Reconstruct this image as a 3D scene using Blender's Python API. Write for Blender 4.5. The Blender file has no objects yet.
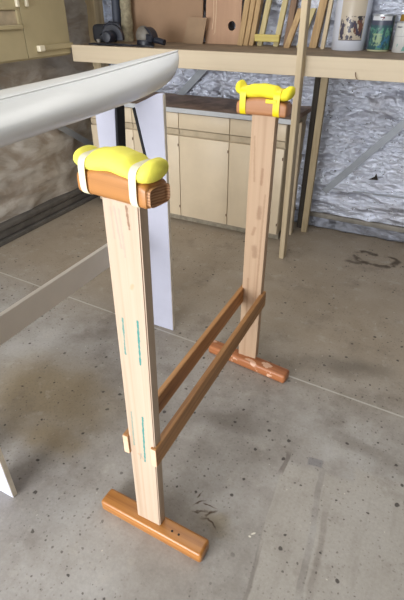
import bpy, bmesh, math, random
from mathutils import Vector, noise, Matrix
random.seed(4)
S = bpy.context.scene
COL = S.collection
R = math.radians

# ------------------------------------------------------------------ object helpers
def obj(name, bm, mat, parent=None, loc=(0, 0, 0), rot=(0, 0, 0), smooth=None):
    bmesh.ops.recalc_face_normals(bm, faces=bm.faces)
    me = bpy.data.meshes.new(name)
    bm.to_mesh(me); bm.free()
    if mat: me.materials.append(mat)
    if smooth is not None:
        me.polygons.foreach_set('use_smooth', [True] * len(me.polygons))
        me.set_sharp_from_angle(angle=R(smooth))
    o = bpy.data.objects.new(name, me); COL.objects.link(o)
    o.location = loc; o.rotation_euler = rot
    if parent: o.parent = parent
    return o

def tag(o, label, cat, group=None, kind=None):
    o['label'] = label; o['category'] = cat
    if group: o['group'] = group
    if kind: o['kind'] = kind
    return o

def thing(name, label, cat, loc=(0, 0, 0), rz=0, group=None):
    o = bpy.data.objects.new(name, None); COL.objects.link(o)
    o.empty_display_size = .05
    o.location = loc; o.rotation_euler = (0, 0, rz)
    return tag(o, label, cat, group)

def struct(name, bm, mat, **k):
    o = obj(name, bm, mat, **k); o['kind'] = 'structure'
    return o

def box(bm, x0, x1, y0, y1, z0, z1, bev=0, seg=2, M=None):
    t = bmesh.new()
    bmesh.ops.create_cube(t, size=1)
    for v in t.verts:
        v.co = Vector(((x0 + x1) / 2 + v.co.x * (x1 - x0), (y0 + y1) / 2 + v.co.y * (y1 - y0), (z0 + z1) / 2 + v.co.z * (z1 - z0)))
    if bev: bmesh.ops.bevel(t, geom=list(t.edges), offset=bev, segments=seg, affect='EDGES', profile=.5)
    merge(bm, t, M)
    return bm

def merge(bm, t, M=None):
    if M is not None: t.transform(M)
    me = bpy.data.meshes.new('tmp'); t.to_mesh(me); t.free()
    bm.from_mesh(me); bpy.data.meshes.remove(me)

def B(*a, **k): return box(bmesh.new(), *a, **k)

def loft(bm, rings, cap=True, closed=True):
    vr = [[bm.verts.new(p) for p in r] for r in rings]
    n = len(vr[0])
    for a, b in zip(vr, vr[1:]):
        for i in range(n if closed else n - 1):
            j = (i + 1) % n
            bm.faces.new((a[i], a[j], b[j], b[i]))
    if cap:
        bm.faces.new(vr[0][::-1]); bm.faces.new(vr[-1])
    return bm

def lathe(bm, prof, seg=40, c=(0, 0, 0)):
    rings = [[(c[0] + r * math.cos(2 * math.pi * i / seg), c[1] + r * math.sin(2 * math.pi * i / seg), c[2] + z) for i in range(seg)] for r, z in prof]
    return loft(bm, rings)

def tube(bm, pts, r, seg=8):
    pts = [Vector(p) for p in pts]; rings = []
    for i, p in enumerate(pts):
        t = (pts[min(i + 1, len(pts) - 1)] - pts[max(i - 1, 0)]).normalized()
        u = t.cross(Vector((0, 0, 1)) if abs(t.z) < .9 else Vector((1, 0, 0))).normalized(); w = t.cross(u)
        rings.append([p + r * (math.cos(2 * math.pi * k / seg) * u + math.sin(2 * math.pi * k / seg) * w) for k in range(seg)])
    return loft(bm, rings)

def bar(bm, a, b, wx, wy, bev=.003):
    """square bar whose lower end centre is a and upper end centre is b; wx, wy its widths along x and y"""
    a, b = Vector(a), Vector(b)
    t = bmesh.new(); bmesh.ops.create_cube(t, size=1)
    for v in t.verts:
        c = a if v.co.z < 0 else b
        v.co = Vector((c.x + v.co.x * wx, c.y + v.co.y * wy, c.z))
    bmesh.ops.bevel(t, geom=list(t.edges), offset=bev, segments=2, affect='EDGES')
    merge(bm, t); return bm

def prism(bm, poly, y0, y1, bev=0):
    """polygon in x,z extruded along y"""
    t = bmesh.new()
    a = [t.verts.new((x, y0, z)) for x, z in poly]; b = [t.verts.new((x, y1, z)) for x, z in poly]
    n = len(poly)
    f0 = t.faces.new(a); f1 = t.faces.new(b[::-1])
    for i in range(n): t.faces.new((a[i], b[i], b[(i + 1) % n], a[(i + 1) % n]))
    bmesh.ops.recalc_face_normals(t, faces=t.faces)
    if bev: bmesh.ops.bevel(t, geom=list(t.edges), offset=bev, segments=2, affect='EDGES')
    merge(bm, t); return bm

# ------------------------------------------------------------------ material helpers
class NT:
    def __init__(s, name):
        s.m = bpy.data.materials.new(name); s.m.use_nodes = True
        s.t = s.m.node_tree; s.N = s.t.nodes; s.L = s.t.links
        s.b = s.N['Principled BSDF']
        s.co = s.N.new('ShaderNodeTexCoord').outputs['Object']
    def put(s, sock, v):
        if hasattr(v, 'is_linked') or isinstance(v, bpy.types.NodeSocket): s.L.new(v, sock)
        else: sock.default_value = v
    def math(s, op, a, b=0, c=0, clamp=False):
        n = s.N.new('ShaderNodeMath'); n.operation = op; n.use_clamp = clamp
        for i, v in enumerate((a, b, c)): s.put(n.inputs[i], v)
        return n.outputs[0]
    def mapping(s, scale=(1, 1, 1), rot=(0, 0, 0), loc=(0, 0, 0), src=None):
        n = s.N.new('ShaderNodeMapping'); s.L.new(src or s.co, n.inputs[0])
        n.inputs['Scale'].default_value = scale; n.inputs['Rotation'].default_value = rot; n.inputs['Location'].default_value = loc
        return n.outputs[0]
    def noise(s, scale, detail=4, rough=.55, src=None, dist=0):
        n = s.N.new('ShaderNodeTexNoise'); s.L.new(src or s.co, n.inputs['Vector'])
        n.inputs['Scale'].default_value = scale; n.inputs['Detail'].default_value = detail
        n.inputs['Roughness'].default_value = rough; n.inputs['Distortion'].default_value = dist
        return n.outputs['Fac']
    def voro(s, scale, src=None, out='Distance', rnd=1, dim='3D'):
        n = s.N.new('ShaderNodeTexVoronoi'); n.voronoi_dimensions = dim; s.L.new(src or s.co, n.inputs['Vector'])
        n.inputs['Scale'].default_value = scale; n.inputs['Randomness'].default_value = rnd
        return n.outputs[out]
    def ramp(s, fac, stops):
        n = s.N.new('ShaderNodeValToRGB'); s.L.new(fac, n.inputs[0])
        e = n.color_ramp.elements
        while len(e) < len(stops): e.new(.5)
        for k, (p, c) in zip(e, stops):
            k.position = p; k.color = (*c, 1) if hasattr(c, '__len__') else (c, c, c, 1)
        return n.outputs[0]
    def step(s, v, lo, hi, a=0, b=1):
        n = s.N.new('ShaderNodeMapRange'); n.interpolation_type = 'SMOOTHSTEP'
        s.put(n.inputs[0], v)
        for i, k in enumerate((lo, hi, a, b)): n.inputs[i + 1].default_value = k
        return n.outputs[0]
    def mix(s, f, a, b, mode='MIX'):
        n = s.N.new('ShaderNodeMix'); n.data_type = 'RGBA'; n.blend_type = mode
        s.put(n.inputs[0], f)
        for i, v in ((6, a), (7, b)):
            s.put(n.inputs[i], (*v, 1) if isinstance(v, tuple) and len(v) == 3 else v)
        return n.outputs[2]
    def xyz(s, src=None):
        n = s.N.new('ShaderNodeSeparateXYZ'); s.L.new(src or s.co, n.inputs[0]); return n.outputs
    def bump(s, h, strength=.3, dist=.01):
        n = s.N.new('ShaderNodeBump'); s.L.new(h, n.inputs['Height'])
        n.inputs['Strength'].default_value = strength; n.inputs['Distance'].default_value = dist
        s.L.new(n.outputs[0], s.b.inputs['Normal'])
    def done(s, col, rough=.5, metal=0, spec=.5):
        s.put(s.b.inputs['Base Color'], (*col, 1) if isinstance(col, tuple) and len(col) == 3 else col)
        s.put(s.b.inputs['Roughness'], rough); s.b.inputs['Metallic'].default_value = metal
        s.b.inputs['Specular IOR Level'].default_value = spec
        return s.m

def srgb(r, g, b):
    f = lambda c: (c / 255 / 12.92) if c <= 10 else ((c / 255 + .055) / 1.055) ** 2.4
    return (f(r), f(g), f(b))

def plain(name, c, rough=.5, metal=0, spec=.5, var=.12, sc=12, bump=0):
    n = NT(name)
    f = n.noise(sc, 5, .6)
    col = n.mix(n.step(f, .3, .7), tuple(x * (1 - var) for x in c), tuple(min(1, x * (1 + var)) for x in c))
    if bump: n.bump(n.noise(sc * 8, 4), bump, .004)
    return n.done(col, rough, metal, spec)

def wood(name, c, dark, axis='z', ring=9, contrast=1, rough=.5, marks=None, knots=0, patch=None, coat=0, seed=0):
    n = NT(name)
    lo, hi = (.7, ring * 6)
    sc = {'x': (lo, hi, hi), 'y': (hi, lo, hi), 'z': (hi, hi, lo)}[axis]
    mp = n.mapping(sc, loc=(seed, seed * 2, seed * 3))
    g = n.noise(1.0, 3, .5, mp, .25)
    fine = n.noise(5, 3, .6, mp)
    big = n.noise(6, 2, src=n.mapping(loc=(seed, 0, seed)))
    v = n.math('ADD', n.math('MULTIPLY', g, .7), n.math('ADD', n.math('MULTIPLY', fine, .2), n.math('MULTIPLY', big, .1)))
    k = .5 - .16 / contrast, .5 + .16 / contrast
    col = n.ramp(v, [(k[0], dark), (.5, tuple((a + b * 2) / 3 for a, b in zip(dark, c))), (k[1], c)])
    if knots:
        vd = n.voro(knots, n.mapping({'x': (.5, 1, 1), 'y': (1, .5, 1), 'z': (1, 1, .5)}[axis], loc=(seed, seed, .37)))
        col = n.mix(n.step(vd, .05, .12, .75, 0), col, tuple(x * .35 for x in dark))
    if patch:
        m = n.step(n.noise(patch[1], 3, .5, n.mapping((1, 1.5, 1), loc=(patch[2], 0, 0))), patch[3], patch[3] + .03)
        col = n.mix(m, col, patch[0])
    if marks:
        o = n.xyz()
        for (x0, z0, x1, z1, w, mc, st) in marks:
            dx, dz = x1 - x0, z1 - z0; L2 = dx * dx + dz * dz
            t = n.math('DIVIDE', n.math('ADD', n.math('MULTIPLY', n.math('SUBTRACT', o[0], x0), dx), n.math('MULTIPLY', n.math('SUBTRACT', o[2], z0), dz)), L2, clamp=True)
            ex = n.math('SUBTRACT', o[0], n.math('MULTIPLY_ADD', t, dx, x0)); ez = n.math('SUBTRACT', o[2], n.math('MULTIPLY_ADD', t, dz, z0))
            d = n.math('SQRT', n.math('ADD', n.math('MULTIPLY', ex, ex), n.math('MULTIPLY', ez, ez)))
            d = n.math('ADD', d, n.math('MULTIPLY', n.math('SUBTRACT', n.noise(90, 3), .5), max(.007, w * .9)))
            front = n.math('LESS_THAN', o[1], .004)
            col = n.mix(n.math('MULTIPLY', n.step(d, w * .2, w, st, 0), front), col, mc)
    n.bump(v, .15, .003)
    m = n.done(col, rough)
    if coat: n.b.inputs['Coat Weight'].default_value = coat; n.b.inputs['Coat Roughness'].default_value = .3
    return m

def foil(name, c, rough, metal, dirt, dirtc, bs=.5, sc=28):
    n = NT(name)
    w = n.noise(sc, 6, .65, n.mapping((1, 1, 1.8)), 1.2)
    r = n.voro(sc * .9, n.mapping((.8, .8, 1.5)))
    tape = n.noise(3, 4, .6, n.mapping((1, 1, 2.5)), .5)
    col = n.mix(n.math('MULTIPLY', n.step(tape, .5 - dirt * .25, .75 - dirt * .25), min(1, dirt + .2)), c, dirtc)
    n.bump(n.math('ADD', w, n.math('MULTIPLY', r, .5)), bs, .02)
    return n.done(col, n.ramp(w, [(.3, rough), (.7, min(1, rough + .15))]), metal)

M = {}
# timber
TEAL = srgb(30, 132, 126); RED = srgb(215, 130, 130)
M['pine_near'] = wood('pine_near', srgb(196, 174, 152), srgb(174, 147, 122), 'z', 9, .9, .6, marks=[
    (-.010, .905, -.014, .792, .0042, TEAL, .8), (.034, .910, .030, .773, .0048, TEAL, .95),
    (-.018, .578, -.022, .434, .0042, TEAL, .55), (.019, .572, .012, .375, .0050, TEAL, .95),
    (-.008, .40, .006, .385, .007, srgb(190, 140, 110), .5), (.0, .405, -.004, .38, .004, TEAL, .4),
    (.002, 1.195, .010, 1.10, .004, RED, .35), (.014, 1.19, .018, 1.08, .004, RED, .3), (-.008, 1.19, -.006, 1.12, .003, RED, .25),
    (.033, 1.20, .036, 1.15, .004, srgb(120, 80, 50), .8), (.03, 1.01, .026, 1.0, .007, srgb(190, 150, 110), .6)])
M['pine_far'] = wood('pine_far', srgb(204, 174, 144), srgb(174, 138, 108), 'z', 7, .7, .65, seed=3, marks=[(.012, .84, .010, .80, .016, srgb(130, 90, 60), .45), (.0, .66, .004, .62, .018, srgb(136, 96, 66), .45), (-.012, .72, -.004, .75, .010, srgb(150, 108, 76), .45), (.012, 1.0, .01, .94, .008, srgb(150, 110, 80), .6), (-.02, .5, -.015, .2, .007, srgb(160, 122, 92), .5), (.022, .35, .03, .9, .006, srgb(160, 122, 92), .5), (-.03, 1.12, -.02, .95, .006, srgb(160, 122, 92), .5)])
M['rail'] = wood('rail_wood', srgb(194, 142, 88), srgb(140, 94, 50), 'y', 8, 1, .5, seed=2)
M['stub'] = plain('cut_pine', srgb(226, 190, 156), .7)
M['foot'] = wood('varnished_foot', srgb(192, 130, 64), srgb(144, 86, 36), 'x', 6, .8, .35, coat=.4, seed=5)
M['foot_worn'] = wood('worn_foot', srgb(188, 120, 74), srgb(140, 80, 44), 'x', 6, .8, .45, coat=.2, patch=(srgb(222, 178, 148), 13, .9, .58), seed=8)
M['block'] = wood('block_wood', srgb(184, 126, 68), srgb(138, 88, 42), 'x', 7, .9, .45, coat=.15, seed=11)
M['block_far'] = wood('block_far_wood', srgb(186, 130, 86), srgb(148, 94, 58), 'x', 7, .8, .5, seed=12)
def endgrain():
    n = NT('end_grain')
    w = n.N.new('ShaderNodeTexWave'); w.wave_type = 'RINGS'; w.rings_direction = 'X'
    n.L.new(n.mapping((1, 1, 1.3), loc=(0, .05, -1.20)), w.inputs[0])
    w.inputs['Scale'].default_value = 42; w.inputs['Distortion'].default_value = 2.5; w.inputs['Detail'].default_value = 2
    return n.done(n.ramp(w.outputs[0], [(0, srgb(140, 98, 66)), (1, srgb(184, 138, 98))]), .6)
M['end'] = endgrain()
def foam(name, c):
    n = NT(name)
    f = n.noise(25, 4)
    n.bump(n.noise(180, 3), .25, .002)
    m = n.done(n.mix(n.step(f, .3, .7), tuple(x * .93 for x in c), c), .75)
    n.b.inputs['Subsurface Weight'].default_value = .15
    n.b.inputs['Subsurface Radius'].default_value = (.02, .015, .004)
    return m
M['foam'] = foam('yellow_foam', srgb(250, 240, 96)); M['foam2'] = foam('yellow_foam_far', srgb(246, 230, 50))
M['mask'] = plain('masking_tape', srgb(226, 218, 186), .6, var=.04, sc=40)
M['ytape'] = plain('yellow_tape', srgb(240, 214, 20), .45, var=.05, sc=40)
# painted things
M['white'] = plain('white_panel', srgb(206, 207, 224), .5, var=.02)
M['ply_edge'] = plain('panel_edge', srgb(214, 204, 186), .6)
M['whiterail'] = plain('white_rail', srgb(222, 214, 202), .5, var=.03, sc=5)
M['black'] = plain('black_foam', srgb(34, 34, 38), .8)
M['hull'] = plain('white_hull', srgb(230, 232, 233), .25, var=.012, sc=4)
M['cream'] = plain('cream_cupboard', srgb(212, 194, 166), .45, var=.04, sc=5)
M['cream_gap'] = plain('cream_gap', srgb(184, 167, 140), .6)
M['kick'] = plain('toe_kick', srgb(150, 140, 122), .8, var=.25, sc=20)
M['cream_old_shaded'] = plain('old_cream_shaded', srgb(180, 166, 130), .5, var=.05, sc=4)  # old cream paint darkened; the weaker light up there is in the colour
M['handle'] = plain('pale_handle', srgb(226, 216, 190), .35)
M['dark'] = plain('dark_gap', srgb(40, 34, 28), .8)
M['edge_grey'] = plain('worktop_edge', srgb(188, 190, 192), .4, var=.06)
M['top_brown'] = plain('worktop_brown', srgb(176, 146, 124), .55, var=.35, sc=9)
M['fascia'] = wood('fascia_paint', srgb(208, 192, 166), srgb(194, 176, 148), 'x', 5, .6, .6)
M['shelf_top'] = plain('shelf_top', srgb(132, 114, 94), .7, var=.2, sc=8)
M['postpaint'] = wood('post_paint', srgb(204, 186, 154), srgb(178, 158, 126), 'z', 5, .7, .6, seed=4)
M['oldpost'] = wood('old_post', srgb(196, 178, 144), srgb(158, 138, 106), 'z', 6, .8, .7, seed=6)
M['darkpost'] = wood('dark_post', srgb(78, 70, 60), srgb(50, 44, 38), 'z', 6, .8, .8, seed=7)
M['foil'] = foil('foil_bright', srgb(214, 219, 234), .25, .84, .12, srgb(160, 152, 148), .65, 24)
M['foil_skirt_shaded'] = foil('foil_skirt_shaded', srgb(150, 154, 166), .3, .7, .5, srgb(80, 76, 74), .6, 20)  # darker foil copy; the shadow on the loose skirt is in its colour
M['foil_dusty'] = foil('foil_dusty', srgb(190, 184, 176), .5, .2, .5, srgb(140, 124, 108), .3, 9)
M['sill'] = plain('dark_sill', srgb(86, 82, 78), .7, var=.3, sc=6, bump=.2)
M['strap'] = plain('galvanised', srgb(150, 154, 160), .5, .4, var=.06)
M['girt'] = plain('girt', srgb(132, 126, 116), .6, 0, var=.2, sc=8)
M['cardboard'] = plain('brown_board', srgb(154, 124, 98), .8, var=.06, sc=4)
M['card2'] = plain('grey_card', srgb(150, 124, 98), .8, var=.06)
M['ply'] = wood('ply_board', srgb(184, 148, 120), srgb(160, 124, 98), 'z', 3, .6, .7)
M['scribble'] = plain('pale_chalk', srgb(214, 190, 160), .8)
M['plank'] = wood('shelf_plank', srgb(188, 158, 114), srgb(148, 116, 78), 'z', 7, 1, .7, seed=13)
M['plank2'] = wood('brown_plank', srgb(140, 112, 88), srgb(104, 78, 58), 'z', 7, 1, .7, seed=15)
M['ytimber'] = wood('yellow_timber', srgb(196, 182, 136), srgb(168, 150, 104), 'z', 6, .8, .7, seed=16)
M['ycross'] = wood('yellow_cross', srgb(204, 186, 110), srgb(180, 158, 84), 'x', 6, .8, .7, seed=17)
M['tool'] = plain('black_tool', srgb(28, 31, 42), .4, var=.2)
M['toolgrey'] = plain('grey_tool', srgb(112, 106, 98), .5)
M['steel'] = plain('steel', srgb(150, 150, 155), .3, .9)
M['bluepole'] = plain('dark_blue_tube', srgb(62, 66, 78), .6)
M['wool'] = plain('pale_wool', srgb(150, 140, 116), .9, var=.3, sc=30, bump=.6)
M['pail'] = plain('white_pail', srgb(206, 210, 222), .35, var=.02)
M['rust'] = plain('rusty', srgb(90, 60, 40), .8)
M['pvc'] = plain('grey_pvc', srgb(190, 190, 196), .4)
M['ceiling'] = plain('ceiling', srgb(200, 198, 190), .8, var=.03)
M['sidewall'] = plain('side_wall', srgb(112, 106, 98), .8, var=.05)

def can_label(name, base, bands):
    """printed label: colour bands by height plus irregular blotches, cylinder local coords"""
    n = NT(name); o = n.xyz(); col = (*base, 1)
    for (z0, z1, a0, a1, c, sc, th) in bands:
        ang = n.math('ARCTAN2', o[0], n.math('MULTIPLY', o[1], -1))
        m = n.math('MULTIPLY', n.math('MULTIPLY', n.step(o[2], z0, z0 + .004), n.step(o[2], z1 - .004, z1, 1, 0)),
                   n.math('MULTIPLY', n.step(ang, a0, a0 + .03), n.step(ang, a1 - .03, a1, 1, 0)))
        if sc: m = n.math('MULTIPLY', m, n.step(n.noise(sc, 3, .6, n.mapping((1, 1, .6))), th, th + .04))
        col = n.mix(m, col, c)
    return n.done(col, .35)
M['pail_label'] = can_label('pail_print', srgb(206, 210, 222), [
    (.055, .5, -.50, 1.0, srgb(190, 178, 160), 0, 0), (.06, .19, -.45, .95, srgb(70, 66, 82), 45, .5), (.09, .17, .35, .95, srgb(110, 74, 62), 50, .48),
    (.055, .063, -.5, 1.0, srgb(58, 60, 84), 0, 0), (.165, .19, .55, .75, srgb(50, 52, 50), 0, 0)])
M['can_label'] = can_label('can_print', srgb(52, 84, 90), [
    (.01, .13, -1.6, 1.6, srgb(90, 140, 120), 48, .5), (.03, .10, -.7, .3, srgb(140, 162, 128), 50, .45), (.02, .09, .0, 1.2, srgb(60, 110, 140), 60, .5),
    (.0, .012, -3, 3, srgb(190, 188, 150), 0, 0), (.14, .19, -1.2, 1.2, srgb(72, 76, 92), 0, 0), (.165, .192, -1.0, 1.0, srgb(198, 200, 204), 0, 0)])
M['can2_label'] = can_label('can2_print', srgb(200, 200, 198), [
    (.085, .09, -1.5, .6, srgb(110, 110, 116), 0, 0), (.01, .05, -.6, .3, srgb(120, 170, 160), 30, .52), (.13, .14, -1, .2, srgb(70, 74, 86), 40, .45)])
M['lid'] = plain('tin_lid', srgb(180, 184, 190), .3, .7)
M['mustard'] = plain('mustard_tin', srgb(150, 116, 44), .5, var=.3)
M['redprint'] = plain('red_print', srgb(120, 50, 60), .5)

def floor_mat():
    n = NT('concrete')
    warp = n.N.new('ShaderNodeTexNoise'); n.L.new(n.co, warp.inputs[0]); warp.inputs['Scale'].default_value = 6; warp.inputs['Detail'].default_value = 4
    vm = n.N.new('ShaderNodeVectorMath'); vm.operation = 'MULTIPLY_ADD'
    n.L.new(warp.outputs['Color'], vm.inputs[0]); vm.inputs[1].default_value = (.16, .16, 0); n.L.new(n.co, vm.inputs[2])
    w = n.mapping(loc=(-.08, -.08, 0), src=vm.outputs[0]); O = n.xyz(w); P = n.xyz()
    def ell(cx, cy, a, b, r=0, soft=.4, box=False, src=None):
        X, Y, _ = src or O
        c, s_ = math.cos(r), math.sin(r)
        dx, dy = n.math('SUBTRACT', X, cx), n.math('SUBTRACT', Y, cy)
        u = n.math('DIVIDE', n.math('ADD', n.math('MULTIPLY', dx, c), n.math('MULTIPLY', dy, s_)), a)
        v = n.math('DIVIDE', n.math('SUBTRACT', n.math('MULTIPLY', dy, c), n.math('MULTIPLY', dx, s_)), b)
        if box: d = n.math('MAXIMUM', n.math('ABSOLUTE', u), n.math('ABSOLUTE', v))
        else: d = n.math('SQRT', n.math('ADD', n.math('MULTIPLY', u, u), n.math('MULTIPLY', v, v)))
        return n.step(d, 1 - soft, 1, 1, 0), d
    big = n.noise(1.3, 5, .6); mid = n.noise(7, 6, .65); fine = n.noise(90, 3, .7)
    col = n.ramp(n.math('ADD', n.math('MULTIPLY', big, .6), n.math('MULTIPLY', mid, .4)), [(.38, srgb(144, 137, 129)), (.5, srgb(167, 161, 154)), (.62, srgb(184, 180, 175))])
    def lay(mask, c, k=1):
        nonlocal col
        col = n.mix(n.math('MULTIPLY', mask, k), col, c)
    lay(n.step(P[1], 1.4, 2.1), srgb(164, 147, 124), .65)                                     # the far slab is browner
    lay(ell(-1.35, 1.05, .55, .35, 0, .8)[0], srgb(150, 132, 100), .75)
    lay(ell(-1.15, .84, .22, .1, 0, .8)[0], srgb(146, 124, 82), .5)
    lay(ell(-1.05, .62, .35, .22, .3, .9)[0], srgb(120, 114, 112), .35)
    lay(ell(-.37, .83, .09, .05, .1, .9)[0], srgb(168, 150, 112), .4)
    # paler cleaned patch at the right, with brush streaks
    w3 = n.N.new('ShaderNodeVectorMath'); w3.operation = 'MULTIPLY_ADD'
    n.L.new(warp.outputs['Color'], w3.inputs[0]); w3.inputs[1].default_value = (.03, .03, 0); n.L.new(n.co, w3.inputs[2])
    Q = n.xyz(n.mapping(loc=(-.015, -.015, 0), src=w3.outputs[0]))
    bx = lambda x, y, a, b, r_=.10, so=.05: ell(x, y, a, b, r_, so, True, Q)[0]
    stre = n.noise(3, 4, .6, n.mapping((7, .6, 1), (0, 0, -.1)))
    pm = n.math('MAXIMUM', n.math('MAXIMUM', bx(-.11, .62, .075, .60), bx(.06, .66, .080, .58)), bx(.42, .72, .34, .62))
    lay(pm, srgb(182, 175, 165), .6)
    lay(n.math('MULTIPLY', pm, n.step(stre, .5, .7)), srgb(146, 138, 128), .25)
    lay(bx(-.235, 1.19, .012, .07, .0, .5), srgb(104, 94, 88), .6)
    lay(bx(-.125, 1.245, .035, .022, .1, .3), srgb(122, 120, 124), .6)
    lay(bx(-.02, .9, .016, .25, .08, .8), srgb(128, 118, 110), .5)
    lay(bx(-.19, .72, .010, .16, .12, .8), srgb(112, 104, 98), .6)
    lay(bx(-.13, .64, .05, .03, .2, .4), srgb(122, 114, 108), .6)
    lay(bx(.06, 1.40, .30, .05, -.15, .8), srgb(130, 122, 112), .5)
    # darker blotches below and beyond the stand, mud ring by the back wall
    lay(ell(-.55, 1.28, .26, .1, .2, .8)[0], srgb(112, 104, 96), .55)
    lay(ell(-.12, 1.9, .3, .12, .2, .9)[0], srgb(104, 96, 86), .6)
    ring = ell(-.20, 3.13, .17, .11)[1]
    lay(n.math('MULTIPLY', n.math('MULTIPLY', n.step(ring, .62, .8), n.step(ring, .9, 1.1, 1, 0)), n.step(n.noise(9, 3), .4, .55)), srgb(72, 58, 44), .85)
    lay(ell(-.3, 3.04, .12, .03, .3, .6)[0], srgb(76, 62, 48), .7)
    # scratches of dirt beside the near foot
    for cx, cy, a, r in ((-.455, .865, .035, .9), (-.44, .83, .04, .4), (-.405, .845, .03, 1.3), (-.39, .815, .035, -.1), (-.47, .90, .02, 1.4), (-.42, .875, .018, .2)):
        lay(ell(cx, cy, a * 1.25, .0055, r, .8)[0], srgb(80, 58, 40), .9)
    # spots
    vm2 = n.N.new('ShaderNodeVectorMath'); vm2.operation = 'MULTIPLY_ADD'
    wf = n.N.new('ShaderNodeTexNoise'); n.L.new(n.co, wf.inputs[0]); wf.inputs['Scale'].default_value = 45; wf.inputs['Detail'].default_value = 3
    n.L.new(wf.outputs['Color'], vm2.inputs[0]); vm2.inputs[1].default_value = (.014, .014, 0); n.L.new(n.co, vm2.inputs[2]); sw = vm2.outputs[0]
    clus = n.noise(2.2, 3, .6)
    for sc, r0, r1, c, keep, k, lo, hi in ((9, .04, .085, srgb(60, 54, 50), .55, .85, .40, .50), (21, .05, .12, srgb(78, 70, 64), .5, .7, .42, .52), (48, .08, .2, srgb(92, 82, 74), .5, .35, .36, .5)):
        vd = n.voro(sc, sw, dim='2D'); vc = n.xyz(n.voro(sc, sw, 'Color', dim='2D'))
        rad = n.math('MULTIPLY_ADD', vc[1], r1 - r0, r0)
        m = n.step(n.math('DIVIDE', vd, rad), .6, 1.1, 1, 0)
        lay(n.math('MULTIPLY', n.math('MULTIPLY', m, n.step(vc[0], keep, keep + .03)), n.step(clus, lo, hi, .12, 1)), c, k)
    so = n.mapping(loc=(3, 5, 0), src=sw)
    vd = n.voro(12, so, dim='2D'); vc = n.xyz(n.voro(12, so, 'Color', dim='2D'))[1]
    lay(n.math('MULTIPLY', n.step(vd, .02, .04, 1, 0), n.step(vc, .93, .94)), srgb(216, 210, 196), .8)
    for cx, cy, a, b, r in ((-.238, .86, .011, .004, .8), (-.245, .845, .006, .004, 0)):
        lay(ell(cx, cy, a, b, r, .4, src=P)[0], srgb(232, 226, 210), .95)
    lay(n.step(n.noise(4.5, 6, .7), .52, .68), srgb(122, 112, 102), .38); lay(n.step(n.noise(11, 5, .7, n.mapping(loc=(7, 1, 0))), .55, .68), srgb(192, 186, 176), .3)
    # saw-cut joint
    jd = n.math('ABSOLUTE', n.math('SUBTRACT', P[1], n.math('MULTIPLY_ADD', P[0], -.045, 1.665)))
    lay(n.math('MULTIPLY', n.step(jd, .003, .006, 1, 0), n.step(n.noise(14, 3), .25, .42)), srgb(205, 200, 190), .8)
    col = n.mix(.35, col, n.ramp(fine, [(.3, .6), (.7, 1.0)]), 'MULTIPLY')
    n.bump(n.math('ADD', mid, n.math('MULTIPLY', fine, .4)), .12, .006)
    return n.done(col, n.ramp(mid, [(.3, .5), (.7, .75)]), 0, .3)
M['floor'] = floor_mat()

# ------------------------------------------------------------------ the room
WX, WY = -2.80, 3.60
struct('floor', B(-6, 6, -6, WY + .1, -.12, 0), M['floor'])
struct('ceiling', B(-3.1, 2.9, -2.4, WY + .1, 2.55, 2.65), M['ceiling'])
struct('wall_right', B(2.7, 2.8, -2.4, WY + .1, 0, 2.55), M['sidewall'])
struct('wall_front_light_block', box(B(1.0, 2.8, -2.5, -2.4, 0, 2.55), -3.1, 2.8, -2.5, -2.4, 2.3, 2.6), M['sidewall'])  # unseen wall and header added behind the camera to narrow the incoming light
def sheet(w, h, nx, nz, fn):
    bm = bmesh.new()
    g = [[bm.verts.new((w * i / nx, fn(w * i / nx, h * j / nz), h * j / nz)) for i in range(nx + 1)] for j in range(nz + 1)]
    for j in range(nz):
        for i in range(nx): bm.faces.new((g[j][i], g[j][i + 1], g[j + 1][i + 1], g[j + 1][i]))
    return bm
def crinkle(x, z, s=0):
    a = noise.noise(Vector((x * 1.6 + z, s, z * 6))) * .030
    b = (1 - abs(noise.noise(Vector((x * 2.3 + z * .8, 7 + s, z * 9)))) * 2) ** 3 * .020
    c = noise.noise(Vector((x * 9, s, z * 20))) * .009 + (1 - abs(noise.noise(Vector((x * 6 - z * 5, 3 + s, z * 13)))) * 2) ** 3 * .006
    return a - b + c
# foil behind the shelving; it bellies out at the bottom on the right
struct('wall_back', sheet(5.6, 2.56, 330, 170, lambda x, z: crinkle(x, z) - (.045 if x > 1.85 and z > .12 else 0) - .05 * math.exp(-((z - .25) / .25) ** 2) * (x > 1.85)), M['foil'], loc=(WX - .1, WY, 0), smooth=60)
struct('wall_left', sheet(6.0, 2.56, 240, 110, lambda x, z: crinkle(x, z, 3) * .9), M['foil_dusty'], loc=(WX, -2.4, 0), rot=(0, 0, R(90)), smooth=60)
bm = B(WX - .05, WX + .06, -2.4, WY, 0, .035, .006)
box(bm, WX - .05, WX + .035, -2.4, WY, .035, .10, .012); box(bm, WX - .05, WX + .05, -2.4, WY, .10, .145, .012)
struct('baseboard_left', bm, M['sill'])
bm = B(-.86, 2.7, WY - .10, WY + .02, .075, .115, .01)
struct('baseboard_back', bm, M['girt'])
def skirt():
    bm = bmesh.new(); rings = []
    for i in range(180):
        x = -.93 + i * .02
        f = lambda k: noise.noise(Vector((x * 9, k, 2))) * .035
        rings.append([(x, WY - .075, .10), (x, WY - .095 + f(1), .07), (x, WY - .10 + f(2), .04), (x, WY - .12 + f(3), .012), (x, WY - .10 + f(4), .001), (x, WY - .03, .001)])
    return loft(bm, rings, False, False)
struct('trim_1', skirt(), M['foil_skirt_shaded'], smooth=60)
def flat(bm, a, b, w, y, t=.004):
    a, b = Vector((a[0], 0, a[1])), Vector((b[0], 0, b[1])); d = (b - a).normalized(); p = Vector((-d.z, 0, d.x)) * w / 2
    poly = [a + p, b + p, b - p, a - p]
    return prism(bm, [(q.x, q.z) for q in poly], y - t, y)
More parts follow.
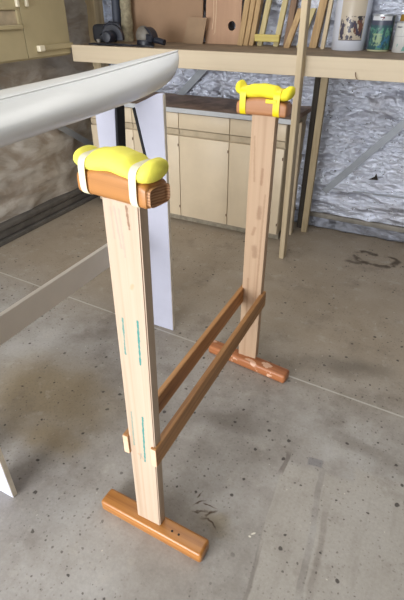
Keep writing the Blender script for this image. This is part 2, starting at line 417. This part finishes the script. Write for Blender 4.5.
bm = bmesh.new(); flat(bm, (-.71, .30), (.02, 1.172), .050, WY - .105)
struct('trim_2', bm, M['strap'])
bm = bmesh.new(); flat(bm, (-2.05, .86), (-1.55, 1.32), .055, WY - .05)
struct('trim_3', bm, M['strap'])
bm = bmesh.new(); flat(bm, (-.66, .335), (.5, .36), .010, WY - .108, .003)
struct('trim_6', bm, M['strap'])
bm = bmesh.new(); prism(bm, [(-.40, .445), (-.335, .45), (-.355, .495), (-.362, .47)], WY - .112, WY - .106)
struct('trim_7', bm, M['dark'])
t = bmesh.new(); flat(t, (0, 0), (1.1, -.70), .05, 0)
struct('trim_4', t, M['strap'], loc=(WX + .05, 2.35, 1.04), rot=(0, 0, R(90)))
struct('trim_5', B(WX + .0, WX + .09, WY - .16, WY - .05, .145, 2.5, .004), M['oldpost'])

# ------------------------------------------------------------------ padded timber stand (front)
def rounded_profile(cy, hy, z0, z1, n=4.0, k=36):
    cz, hz = (z0 + z1) / 2, (z1 - z0) / 2; pts = []
    for i in range(k):
        a = 2 * math.pi * i / k; c, s = math.cos(a), math.sin(a)
        pts.append((cy + hy * math.copysign(abs(c) ** (2 / n), c), cz + hz * math.copysign(abs(s) ** (2 / n), s)))
    return pts
def block_bm(L, hy, z0, z1, arch):
    top = lambda x: z1 + arch * math.cos(math.pi * x / L) ** 1
    xs = [-L / 2, -L / 2 + .003, -L / 2 + .008] + [-L / 2 + L * i / 14 for i in range(1, 14)] + [L / 2 - .008, L / 2 - .003, L / 2]
    rings = []
    for i, x in enumerate(xs):
        e = min(i, len(xs) - 1 - i); sh = {0: .006, 1: .0015}.get(e, 0)
        rings.append([(x, y, z) for y, z in rounded_profile(0, hy - sh, z0 + sh, top(x) - sh, 5)])
    return loft(bmesh.new(), rings)
def foam_bm(L, hy, prof, k=28):
    """prof: (x, centre z, vertical radius, depth scale)"""
    rings = []
    # smooth interpolation
    N = 44
    for i in range(N + 1):
        x = -L / 2 + L * i / N
        for a, b in zip(prof, prof[1:]):
            if a[0] * L <= x <= b[0] * L + 1e-9:
                t = (x - a[0] * L) / ((b[0] - a[0]) * L); t = t * t * (3 - 2 * t)
                cz, rz, ds = [a[j] + (b[j] - a[j]) * t for j in (1, 2, 3)]
        end = min(1, (L / 2 - abs(x)) / .022); e = math.sqrt(max(0, 1 - (1 - end) ** 2)) * .93 + .07
        # lower side lies on the wood: flattened
        r = []
        for q in range(k):
            A = 2 * math.pi * q / k; c, s = math.cos(A), math.sin(A)
            r.append((x, hy * ds * e * math.copysign(abs(c) ** .85, c), cz + rz * e * (s if s > 0 else s * .8)))
        rings.append(r)
    return loft(bmesh.new(), rings)
def tape_bm(x, w, hy, z0, z1, off=.0018, skew=0):
    bm = bmesh.new(); k = 40; rings = []
    for dx in (-w / 2, w / 2):
        rings.append([(x + dx + skew * (z - z0), y, z) for y, z in rounded_profile(0, hy + off, z0 - off, z1 + off, 4.2, k)])
    outer = rings; inner = [[(p[0], p[1] * .97, z0 + (p[2] - z0) * .985 + .0005) for p in r] for r in rings]
    vs = [[bm.verts.new(p) for p in r] for r in (outer[0], outer[1], inner[1], inner[0])]
    for a in range(4):
        b = (a + 1) % 4
        for i in range(k): bm.faces.new((vs[a][i], vs[a][(i + 1) % k], vs[b][(i + 1) % k], vs[b][i]))
    return bm

stand = thing('padded_timber_stand', 'pale pine boat stand with yellow foam saddles, two side rails and varnished feet', 'boat stand', (-.58, 1.19, 0))
def P2(x, y, z): return (x + .58, y - 1.19, z)
nx, ny, fx, fy = -.569, .729, -.598, 1.69
# near end
obj('post', bar(bmesh.new(), (0, 0, .05), (.018, 0, 1.212), .092, .035), M['pine_near'], stand, P2(nx, ny, 0), smooth=30)
foot = obj('foot', B(-.206, .206, -.033, .033, 0, .05, .011, 4), M['foot'], stand, P2(-.558, .722, 0), (0, 0, R(-1.5)), smooth=40)
for hx in (.080, .106):
    bm = lathe(bmesh.new(), [(.0001, .0495), (.0042, .0495), (.0042, .0503), (.0001, .0503)], 14, (hx, -.004, 0)); obj('screw_hole', bm, M['dark'], foot)
blk = obj('saddle_block', block_bm(.188, .035, 1.212, 1.258, .018), M['block'], stand, P2(-.554, .727, 0), (0, 0, R(-7)), smooth=35)
blk['label'] = 'orange-brown shaped wooden saddle with cream tape'
e = block_bm(.0024, .031, 1.2165, 1.2540, 0); obj('end_grain', e, M['end'], blk, (.0940, 0, 0), smooth=35)
near_prof = [(-.5, 1.282, .019, .85), (-.43, 1.281, .021, .92), (-.335, 1.272, .019, .9), (-.2, 1.280, .025, .98), (0, 1.286, .026, 1.0), (.18, 1.281, .025, 1.0), (.30, 1.271, .020, .92), (.42, 1.280, .025, 1.0), (.5, 1.288, .023, .98)]
pad = obj('foam_pad', foam_bm(.216, .039, near_prof), M['foam'], blk, smooth=80)
obj('tape', tape_bm(-.069, .018, .0385, 1.212, 1.293, skew=.03), M['mask'], blk, smooth=40)
obj('tape', tape_bm(.065, .018, .0385, 1.212, 1.293, skew=.03), M['mask'], blk, smooth=40)
# far end
obj('post', B(-.046, .046, -.020, .020, .05, 1.197, .003), M['pine_far'], stand, P2(fx, fy, 0), smooth=30)['label'] = 'knotty orange-toned far post'
foot = obj('foot', B(-.218, .218, -.033, .033, 0, .05, .012, 4), M['foot_worn'], stand, P2(-.592, 1.668, 0), (0, 0, R(-6.5)), smooth=40)
foot['label'] = 'reddish foot with worn pale patches'
blk = obj('saddle_block', block_bm(.192, .036, 1.197, 1.242, .018), M['block_far'], stand, P2(-.606, 1.688, 0), (0, 0, R(1)), smooth=35)
far_prof = [(-.5, 1.284, .024, .95), (-.42, 1.283, .026, 1.0), (-.33, 1.268, .022, .94), (-.2, 1.273, .025, .98), (0, 1.276, .025, .98), (.18, 1.272, .025, .98), (.30, 1.264, .021, .92), (.41, 1.272, .026, 1.0), (.5, 1.280, .025, 1.0)]
obj('foam_pad', foam_bm(.220, .039, far_prof), M['foam2'], blk, smooth=80)
obj('tape', tape_bm(-.069, .023, .0385, 1.197, 1.288), M['ytape'], blk, smooth=40)['label'] = 'bright yellow tape'
obj('tape', tape_bm(.058, .024, .0385, 1.197, 1.285), M['ytape'], blk, smooth=40)['label'] = 'bright yellow tape'
obj('tape', B(.018, .060, -.0415, -.036, 1.243, 1.257, .002), M['ytape'], blk)['label'] = 'bright yellow tape end'
# rails along both sides of the posts
def rail(dx, w, za, zb, h, y0, y1, xa, xb):
    bm = bmesh.new(); rings = []
    for y, z, x in ((y0, za, xa), (y1, zb, xb)):
        rings.append([P2(x, y, z), P2(x + w, y, z), P2(x + w, y, z - h), P2(x, y, z - h)])
    loft(bm, rings); bmesh.ops.bevel(bm, geom=list(bm.edges), offset=.002, segments=2, affect='EDGES'); return bm
for (xa, xb, za, zb) in ((nx - .045 - .011, fx - .046 - .012, .470, .445), (nx + .045 - .004, fx + .046 - .008, .462, .428)):
    r = obj('rail', rail(0, .019, za, zb, .078, .705, 1.716, xa, xb), M['rail'], stand, smooth=30)
    r['label'] = 'honey-brown side rail'
    obj('cut_end', B(*(lambda p: (p[0] + .0005, p[0] + .0185, p[1] - .002, p[1] + .001, p[2] - .076, p[2] - .002))(P2(xa, .705, za)), bev=.0008), M['stub'], r)['label'] = 'pale sawn end'

# ------------------------------------------------------------------ white trestle with foam-lined end panels
tre = thing('white_boat_trestle', 'white panel trestle with long low rail carrying the white boat', 'boat trestle', (-1.25, 1.16, 0))
def panel(yc, first):
    dz = 0 if first else .035
    X = lambda x: x + 1.25
    poly = [(-.186, 0), (-.055, 0), (-.060, .42), (.045, .42), (.050, 0), (.180, 0), (.180, 1.226 - dz), (.150, 1.224 - dz), (.100, 1.200 - dz), (.034, 1.172 - dz), (.085, .93), (.050, .75), (.035, .64), (-.060, .64), (-.086, .95), (-.070, 1.172 - dz), (-.130, 1.19 - dz), (-.186, 1.22 - dz)]
    poly = poly[::-1]
    p = obj('end_panel', prism(bmesh.new(), poly, -.010, .010, .002), M['white'], tre, (0 if first else -.014, yc - 1.16, 0))
    bm = B(.1795, .1815, -.0095, .0095, .003, 1.222 - dz, .0006)
    obj('panel_edge', bm, M['ply_edge'], p)['label'] = 'bare cream board edge'
    bm = bmesh.new(); prism(bm, [(-.088, .92), (-.076, .92), (-.060, 1.15), (-.070, 1.156)], -.011, .048)
    obj('foam_strip', bm, M['black'], p)['label'] = 'black foam lining strip'
    bm = bmesh.new(); prism(bm, [(.0735, .925), (.0845, .925), (.034, 1.162), (.0235, 1.158)], -.0125, .040)
    obj('foam_strip', bm, M['black'], p)['label'] = 'black foam lining strip'
panel(1.752, True); panel(.590, False)
obj('long_rail', B(-.012, .008, -.555, .582, .497, .607, .002), M['whiterail'], tre)

# ------------------------------------------------------------------ the boat
def interp(tab, d):
    for (a, va), (b, vb) in zip(tab, tab[1:]):
        if d <= b:
            t = (d - a) / (b - a); return va + (vb - va) * t
    return tab[-1][1]
def smooth_tab(tab, d, w=.03):
    return sum(interp(tab, max(0, d + w * k)) for k in (-1, -.5, 0, .5, 1)) / 5
HL = 1.53
def hull_st(d):
    bm_ = .165 * min(1, (d / 1.25)) ** .52 if d > 0 else 0
    bd_ = .055 * min(1, (d / 1.25)) ** .55 if d > 0 else 0
    zk = smooth_tab([(0, 1.312), (.012, 1.285), (.05, 1.250), (.11, 1.224), (.2, 1.203), (.4, 1.186), (.8, 1.178), (1.6, 1.176)], d, min(.04, d * .5))
    zs = smooth_tab([(0, 1.342), (.3, 1.329), (.7, 1.312), (1.2, 1.301), (1.6, 1.298)], d, min(.06, d))
    return max(bm_, .003), max(bd_, .002), zk, zs
def hull():
    rings = []; deck = []
    ds = [0, .003, .008, .016, .03, .05, .08, .12] + [.12 + (HL - .12) * i / 26 for i in range(1, 27)]
    seq = [(HL - d, d) for d in ds] + [(-(HL - d), d) for d in ds[::-1][1:]]
    for y, d in seq:
        b, bd, zk, zs = hull_st(d); h = zs - zk; half = []
        for i in range(13):
            a = math.pi / 2 * i / 12
            half.append((b * math.sin(a) ** .9 if i else 0, zk + .52 * h * (1 - math.cos(a) ** .85)))
        for i in range(1, 9):
            a = i / 8
            half.append((b + (bd - b) * (a ** 2.2), zk + h * (.52 + .48 * a)))
        r = [(x, y, z) for x, z in half] + [(-x, y, z) for x, z in half[::-1][:-1]]
        rings.append(r)
        t = .005
        bd2 = bd + .0025
        deck.append([(bd2, y, zs - .001), (bd2, y, zs + t * .6), (bd2 - min(.003, bd2 * .3), y, zs + t), (bd2 * .5, y, zs + t + bd * .03), (0, y, zs + t + bd * .05), (-bd2 * .5, y, zs + t + bd * .03), (-(bd2 - min(.003, bd2 * .3)), y, zs + t), (-bd2, y, zs + t * .6), (-bd2, y, zs - .001)])
    return loft(bmesh.new(), rings), loft(bmesh.new(), deck)
boat = thing('white_boat', 'long glossy white boat hull resting on the white trestle, bow towards back wall', 'boat', (-1.25, .66, 0))
hb, db = hull()
h = obj('hull', hb, M['hull'], boat, smooth=50)
obj('deck', db, M['hull'], boat, smooth=35)

# ------------------------------------------------------------------ base cabinets and worktop
def cabinet(x0, label):
    c = thing('base_cabinet', label, 'cabinet', (x0 + .415, 3.07, 0), 0, 'cream base cabinets')
    obj('carcass', B(-.414, .414, .019, .50, .055, .864, .001), M['cream_gap'], c)
    obj('toe_kick', B(-.414, .414, .050, .07, 0, .056), M['kick'], c)
    for i in (0, 1):
        a, b = (-.413 + .415 * i, -.003 + .415 * i)
        d = obj('door', B(a, b, 0, .018, .060, .697, .0025), M['cream'], c, smooth=30)
        hx = b - .010
        for z in (.62, .13):
            obj('hinge', B(hx + .001, hx + .009, -.003, .0005, z, z + .020, .001), M['rust'], d)
        dr = obj('drawer', B(a, b, 0, .018, .752, .858, .0025), M['cream'], c, smooth=30)
        obj('finger_rail', B(a, b, .006, .0185, .705, .745, .004), M['cream_gap'], c)
    return c
cabinet(-2.590, 'cream two-door base cabinet at left, mostly hidden behind the white boat and trestle')
cabinet(-1.760, 'cream two-door base cabinet at right end, behind the far padded post')
wt = thing('worktop', 'dusty brown worktop with grey front edge over cream base cabinets', 'worktop', (-1.75, 3.05, .866))
obj('slab', B(-.87, .85, .012, .52, 0, .030), M['top_brown'], wt)
obj('front_edge', B(-.87, .85, 0, .0125, -.001, .031, .003), M['edge_grey'], wt)['label'] = 'pale grey front edging'

# ------------------------------------------------------------------ shelf, posts
sh = thing('long_shelf', 'long cream-edged timber shelf running along the foil wall', 'shelf', (-.6, 2.91, 1.175))
obj('shelf_board', B(-1.94, 3.2, .03, .66, .083, .105, .001), M['shelf_top'], sh)
fa = obj('fascia', B(-1.94, 3.2, 0, .03, 0, .106, .002), M['fascia'], sh)
obj('nail', tube(bmesh.new(), [(.083, -.002, .036), (.086, -.018, .026), (.094, -.022, .012), (.102, -.018, .004)], .0022), M['rust'], fa)
tag(obj('timber_post', bar(bmesh.new(), (0, 0, 0), (-.035, -.004, 2.55), .034, .072), M['postpaint'], None, (-.808, 2.868, 0)), 'cream square timber post standing in front of the shelf edge', 'post')
tag(obj('timber_prop', bar(bmesh.new(), (0, 0, 0), (.030, -.115, 1.256), .045, .04), M['oldpost'], None, (-.792, 3.36, 0)), 'weathered timber prop leaning beneath the shelf against foil wall', 'prop')
tag(obj('timber_offcut', bar(bmesh.new(), (0, 0, 0), (-.005, .02, 1.15), .035, .03), M['darkpost'], None, (-.852, 3.42, 0)), 'dark timber length in the gap behind the cream post', 'timber')
tag(obj('timber_offcut', bar(bmesh.new(), (0, 0, 0), (-.006, -.03, .85), .018, .05), M['cream_gap'], None, (-.872, 3.26, 0)), 'thin tan strip standing beside the right cabinet end', 'timber')

# ------------------------------------------------------------------ upper cabinet
uc = thing('wall_cabinet', 'old cream wall cabinet with ledge and small pale handles at upper left', 'cabinet', (-2.56, 2.93, 1.215))
obj('carcass', B(-.24, -.02, -1.30, 0, 0, .85, .002), M['cream_old_shaded'], uc)
def onto(y0, y1, z0, z1, x0=-.0185, x1=0, bev=.002): return B(x0, x1, y0, y1, z0, z1, bev)
d1 = obj('door', onto(-.425, -.006, .012, .84), M['cream_old_shaded'], uc)
obj('ledge', onto(-.325, .004, .048, .080, 0, .022, .004), M['cream_old_shaded'], d1)
obj('bracket', onto(-.345, -.295, .045, .082, .0, .034, .006), M['handle'], d1)['label'] = 'pale end cap'
obj('handle', onto(-.385, -.362, .300, .42, 0, .022, .006), M['handle'], d1)
bm = onto(-.86, -.431, .012, .185); box(bm, -.0185, 0, -.86, -.431, .285, .84, .002); box(bm, -.0185, 0, -.86, -.84, .185, .285); box(bm, -.0185, 0, -.455, -.431, .185, .285)
d2 = obj('door', bm, M['cream_old_shaded'], uc)
obj('ledge', onto(-.86, -.445, .182, .205, 0, .020, .004), M['cream_old_shaded'], d2)
obj('recess', onto(-.842, -.453, .19, .28, -.019, -.015, 0), M['cream_gap'], d2)
obj('handle', onto(-.463, -.440, .298, .42, 0, .022, .006), M['handle'], d2)

# ------------------------------------------------------------------ things on the shelf
SZ = 1.280
def leaner(name, xb, xt, w, th, y, h, mat, label, cat, lean=.04, group=None):
    return tag(obj(name, bar(bmesh.new(), (0, 0, 0), (xt - xb, lean, h), w, th, .002), mat, None, (xb, y, SZ)), label, cat, group)
tag(obj('brown_panel', prism(bmesh.new(), [(-.33, 0), (.33, 0), (.33, .6), (-.33, .6)], -.006, .006, .001), M['cardboard'], None, (-2.085, 3.45, SZ), (R(-3), 0, 0)), 'large plain brown hardboard panel leaning behind the power tools', 'panel')
tag(obj('cardboard_piece', prism(bmesh.new(), [(-.085, 0), (.075, 0), (.105, .165), (-.045, .168)], -.004, .004, .001), M['card2'], None, (-1.80, 3.395, SZ), (R(-4), 0, 0)), 'small grey-brown cardboard piece leaning on the large brown panel', 'cardboard')
def holed():
    bm = bmesh.new(); cx, cz, r = .07, .115, .030
    for s in (-1, 1):
        W = .138
        arc = [(cx + s * r * math.sin(a), cz + r * math.cos(a)) for a in [math.pi * i / 14 for i in range(15)]]
        poly = [(cx, .6)] + arc[:] + [(cx, 0), (s * W, 0), (s * W, .6)]
        prism(bm, poly if s > 0 else poly[::-1], -.006, .006)
    return bm
hp = thing('holed_plywood_board', 'pinkish plywood board with a round hole near its right edge', 'board', (-1.60, 3.47, SZ))
hb_ = obj('board', holed(), M['ply'], hp, (0, 0, 0), (R(-3), 0, 0))
obj('pale_marking', tube(bmesh.new(), [(-.07, -.007, .06), (-.062, -.007, .07), (-.055, -.007, .2), (-.056, -.007, .30), (-.068, -.007, .31), (-.078, -.007, .28), (-.076, -.007, .15), (-.084, -.007, .09)], .0022, 6), M['scribble'], hb_)['label'] = 'pale looped scribble'
for k, (a, b, w, m, lab) in enumerate(((-1.440, -1.397, .040, 'plank', 'leftmost tan plank standing upright beside the holed plywood'), (-1.402, -1.358, .034, 'plank', 'middle tan plank of the three right of the holed plywood'), (-1.366, -1.322, .034, 'plank', 'third tan plank, beside the yellowish timber rack'))):
    leaner('plank', a, b + .02, w, .05, 3.44 + .012 * k, .5, M[m], lab, 'plank', group='tan planks on the shelf')
fr = thing('timber_rack', 'small yellowish timber rack with two uprights and a low crosspiece', 'rack', (-1.23, 3.46, SZ))
obj('upright', bar(bmesh.new(), (-.075, 0, 0), (.005, .03, .5), .036, .03), M['ytimber'], fr)
obj('upright', bar(bmesh.new(), (.045, 0, 0), (.115, .03, .5), .036, .03), M['ytimber'], fr)
obj('crosspiece', B(-.105, .075, -.035, -.015, .028, .072, .003), M['ycross'], fr)['label'] = 'yellow crosspiece'
leaner('plank', -1.122, -1.080, .040, .04, 3.50, .5, M['plank2'], 'brown plank between the yellowish rack and the short leaning stick', 'plank')
leaner('short_stick', -1.080, -1.025, .038, .03, 3.38, .225, M['plank'], 'short tan stick leaning right, just left of the cream post', 'stick', .06)
leaner('short_stick', -1.020, -.960, .034, .03, 3.46, .225, M['ytimber'], 'short cream stick partly hidden behind the cream post', 'stick', .05)
leaner('plank', -.925, -.865, .050, .04, 3.47, .5, M['plank'], 'tan plank just right of the cream post', 'plank')
leaner('plastic_tube', -.880, -.845, .022, .02, 3.52, .5, M['pvc'], 'pale grey narrow strip between tan plank and cream stick', 'tube')
leaner('plank', -.842, -.818, .024, .03, 3.40, .5, M['postpaint'], 'cream painted stick beside the big white pail', 'plank')

def pail(name, label, cat, x, y, prof, mat, rim=None, lid=None):
    t = thing(name, label, cat, (x, y, SZ))
    obj('body', lathe(bmesh.new(), prof, 48), mat, t, smooth=40)
    if rim:
        obj('rim', lathe(bmesh.new(), rim, 48), M['lid'], t, smooth=40)
    return t
p = pail('white_pail', 'large white plastic pail with dark printed label on the shelf', 'pail', -.688, 3.44, [(.0001, 0), (.101, 0), (.104, .006), (.106, .1), (.110, .34), (.108, .345), (.0001, .345)], M['pail_label'])
c = pail('paint_can', 'green and blue printed paint can right of the white pail', 'can', -.497, 3.43, [(.0001, .001), (.066, .001), (.067, .004), (.067, .193), (.0001, .194)], M['can_label'],
         [(.0001, .188), (.060, .188), (.060, .198), (.0685, .199), (.070, .196), (.070, .191), (.0675, .189), (.0001, .1885)])
# red numeral on the can's white band
bm = bmesh.new()
for a, b in (((-.012, .183), (.012, .183)), ((.012, .183), (.0, .169))):
    tube(bm, [(a[0] + .004, -math.sqrt(.0678 ** 2 - (a[0] + .004) ** 2), a[1]), (b[0] + .004, -math.sqrt(.0678 ** 2 - (b[0] + .004) ** 2), b[1])], .0024, 6)
obj('red_mark', bm, M['redprint'], c)
pail('paint_tin', 'off-white paint tin at the right end, cut by the frame edge', 'can', -.345, 3.40, [(.0001, .001), (.062, .001), (.064, .004), (.064, .158), (.0001, .160)], M['can2_label'],
     [(.0001, .154), (.057, .154), (.057, .161), (.0645, .163), (.066, .160), (.066, .156), (.0001, .155)])
pail('mustard_tin', 'small mustard yellow tin behind the off-white paint tin', 'can', -.36, 3.53, [(.0001, 0), (.05, 0), (.05, .195), (.0001, .195)], M['mustard'])

# power tools
def half_disc(bm, cx, cz, r, y0, y1, a0=0, a1=math.pi, k=18):
    prism(bm, ([(cx + r * math.cos(a0 + (a1 - a0) * i / k), cz + r * math.sin(a0 + (a1 - a0) * i / k)) for i in range(k + 1)])[::-1], y0, y1)
t = thing('circular_saw', 'black circular saw lying on the shelf, left of the grey-domed tool', 'power tool', (-2.25, 3.04, SZ), R(8))
obj('base_plate', B(-.15, .11, -.05, .07, .0, .006, .002), M['steel'], t)
bm = bmesh.new(); half_disc(bm, 0, .045, .082, -.03, .0, -.15, math.pi + .15); obj('blade_guard', bm, M['tool'], t)
bm = lathe(bmesh.new(), [(.0001, 0), (.034, 0), (.038, .01), (.038, .07), (.03, .085), (.0001, .088)], 24); bm.transform(Matrix.Translation((0, -.03, .055)) @ Matrix.Rotation(R(90), 4, 'X')); obj('motor', bm, M['tool'], t, smooth=40)
obj('handle', tube(bmesh.new(), [(.05, .01, .10), (.03, .01, .128), (-.03, .01, .135), (-.075, .01, .11), (-.105, .01, .06), (-.085, .01, .03)], .013, 10), M['tool'], t, smooth=60)
bm = lathe(bmesh.new(), [(.0001, -.012), (.014, -.01), (.016, .0), (.014, .01), (.0001, .012)], 16, (-.085, -.075, .030)); obj('knob', bm, M['toolgrey'], t, smooth=50)
t = thing('power_sander', 'black power tool with grey dome next to the circular saw', 'power tool', (-2.0, 3.06, SZ), R(-6))
bm = lathe(bmesh.new(), [(.0001, .001), (.060, .001), (.062, .02), (.056, .04), (.0001, .041)], 28); obj('base', bm, M['tool'], t, smooth=40)
bm = bmesh.new(); bmesh.ops.create_uvsphere(bm, u_segments=24, v_segments=14, radius=1)
bm.transform(Matrix.Translation((-.01, 0, .062)) @ Matrix.Diagonal((.062, .050, .062, 1))); obj('dome', bm, M['toolgrey'], t, smooth=60)
bm = bmesh.new(); half_disc(bm, .012, .04, .078, -.03, .03, .1, 1.5); prism(bm, [(.0, .03), (.085, .03), (.085, .062), (.0, .09)][::-1], -.035, .035, .004); obj('housing', bm, M['tool'], t, smooth=30)
obj('nozzle', tube(bmesh.new(), [(.08, 0, .04), (.11, 0, .038), (.145, .005, .03), (.16, .005, .028)], .019, 12), M['tool'], t, smooth=60)
cab = [(-2.42 + .045 * i, 2.960 + .012 * math.sin(i * 1.7), SZ + .007 + .004 * (i % 2)) for i in range(13)]
tag(obj('power_cable', tube(bmesh.new(), cab, .005, 8), M['tool'], smooth=60), 'black cable trailing in front of the power tools', 'cable')
bm = B(-.09, .09, -.05, .05, 0, .12, .03, 3)
t = tag(obj('corner_shade_block', bm, M['black'], None, (-2.46, 3.22, SZ), (0, 0, .3), smooth=50), 'black block standing in for shadow in the corner beside the wall cabinet', 'shade block')  # dark block added where the shelf corner is only in shadow
tag(obj('dark_tube', tube(bmesh.new(), [(0, 0, 0), (0, .02, .6)], .034, 16), M['bluepole'], None, (-2.50, 3.43, SZ), smooth=60), 'dark blue-grey upright tube in the far left corner of the shelf', 'tube')
def woolroll():
    rings = []
    for j in range(31):
        z = .6 * j / 30
        rings.append([((.042 + .010 * noise.noise(Vector((math.cos(a) * 2, math.sin(a) * 2, z * 22)))) * math.cos(a), (.042 + .010 * noise.noise(Vector((math.cos(a) * 2, math.sin(a) * 2, z * 22)))) * math.sin(a), z) for a in [2 * math.pi * i / 20 for i in range(20)]])
    return loft(bmesh.new(), rings)
tag(obj('insulation_roll', woolroll(), M['wool'], None, (-2.375, 3.39, SZ), smooth=60), 'pale lumpy insulation roll standing between dark tube and brown panel', 'roll')

# ------------------------------------------------------------------ light and camera
w = bpy.data.worlds.new('World'); S.world = w; w.use_nodes = True
bg = w.node_tree.nodes['Background']; bg.inputs[0].default_value = (.78, .88, 1.0, 1); bg.inputs[1].default_value = 1.5
def area(name, loc, rot, sx, sy, e, c):
    l = bpy.data.lights.new(name, 'AREA'); l.shape = 'RECTANGLE'; l.size = sx; l.size_y = sy; l.energy = e; l.color = c
    o = bpy.data.objects.new(name, l); COL.objects.link(o); o.location = loc; o.rotation_euler = rot
    return o
area('door_daylight', (-1.9, -4.3, 1.6), (R(84), 0, R(-10)), 4.2, 2.6, 560, (.96, .98, 1.0))
area('roof_light', (-1.0, 1.9, 2.5), (0, 0, 0), 1.6, 1.6, 20, (1.0, .98, .94))

cd = bpy.data.cameras.new('Camera'); cam = bpy.data.objects.new('Camera', cd); COL.objects.link(cam)
cd.sensor_fit = 'VERTICAL'; cd.sensor_height = 36; cd.lens = 36 * 455 / 600
cd.clip_start = .05
cam.location = (0, 0, 1.55); cam.rotation_euler = (R(90 - 33.4), 0, R(27))
S.camera = cam
S.view_settings.view_transform = 'Standard'; S.view_settings.look = 'None'; S.view_settings.gamma = 1
S.view_settings.use_curve_mapping = False; S.view_settings.exposure = -0.04
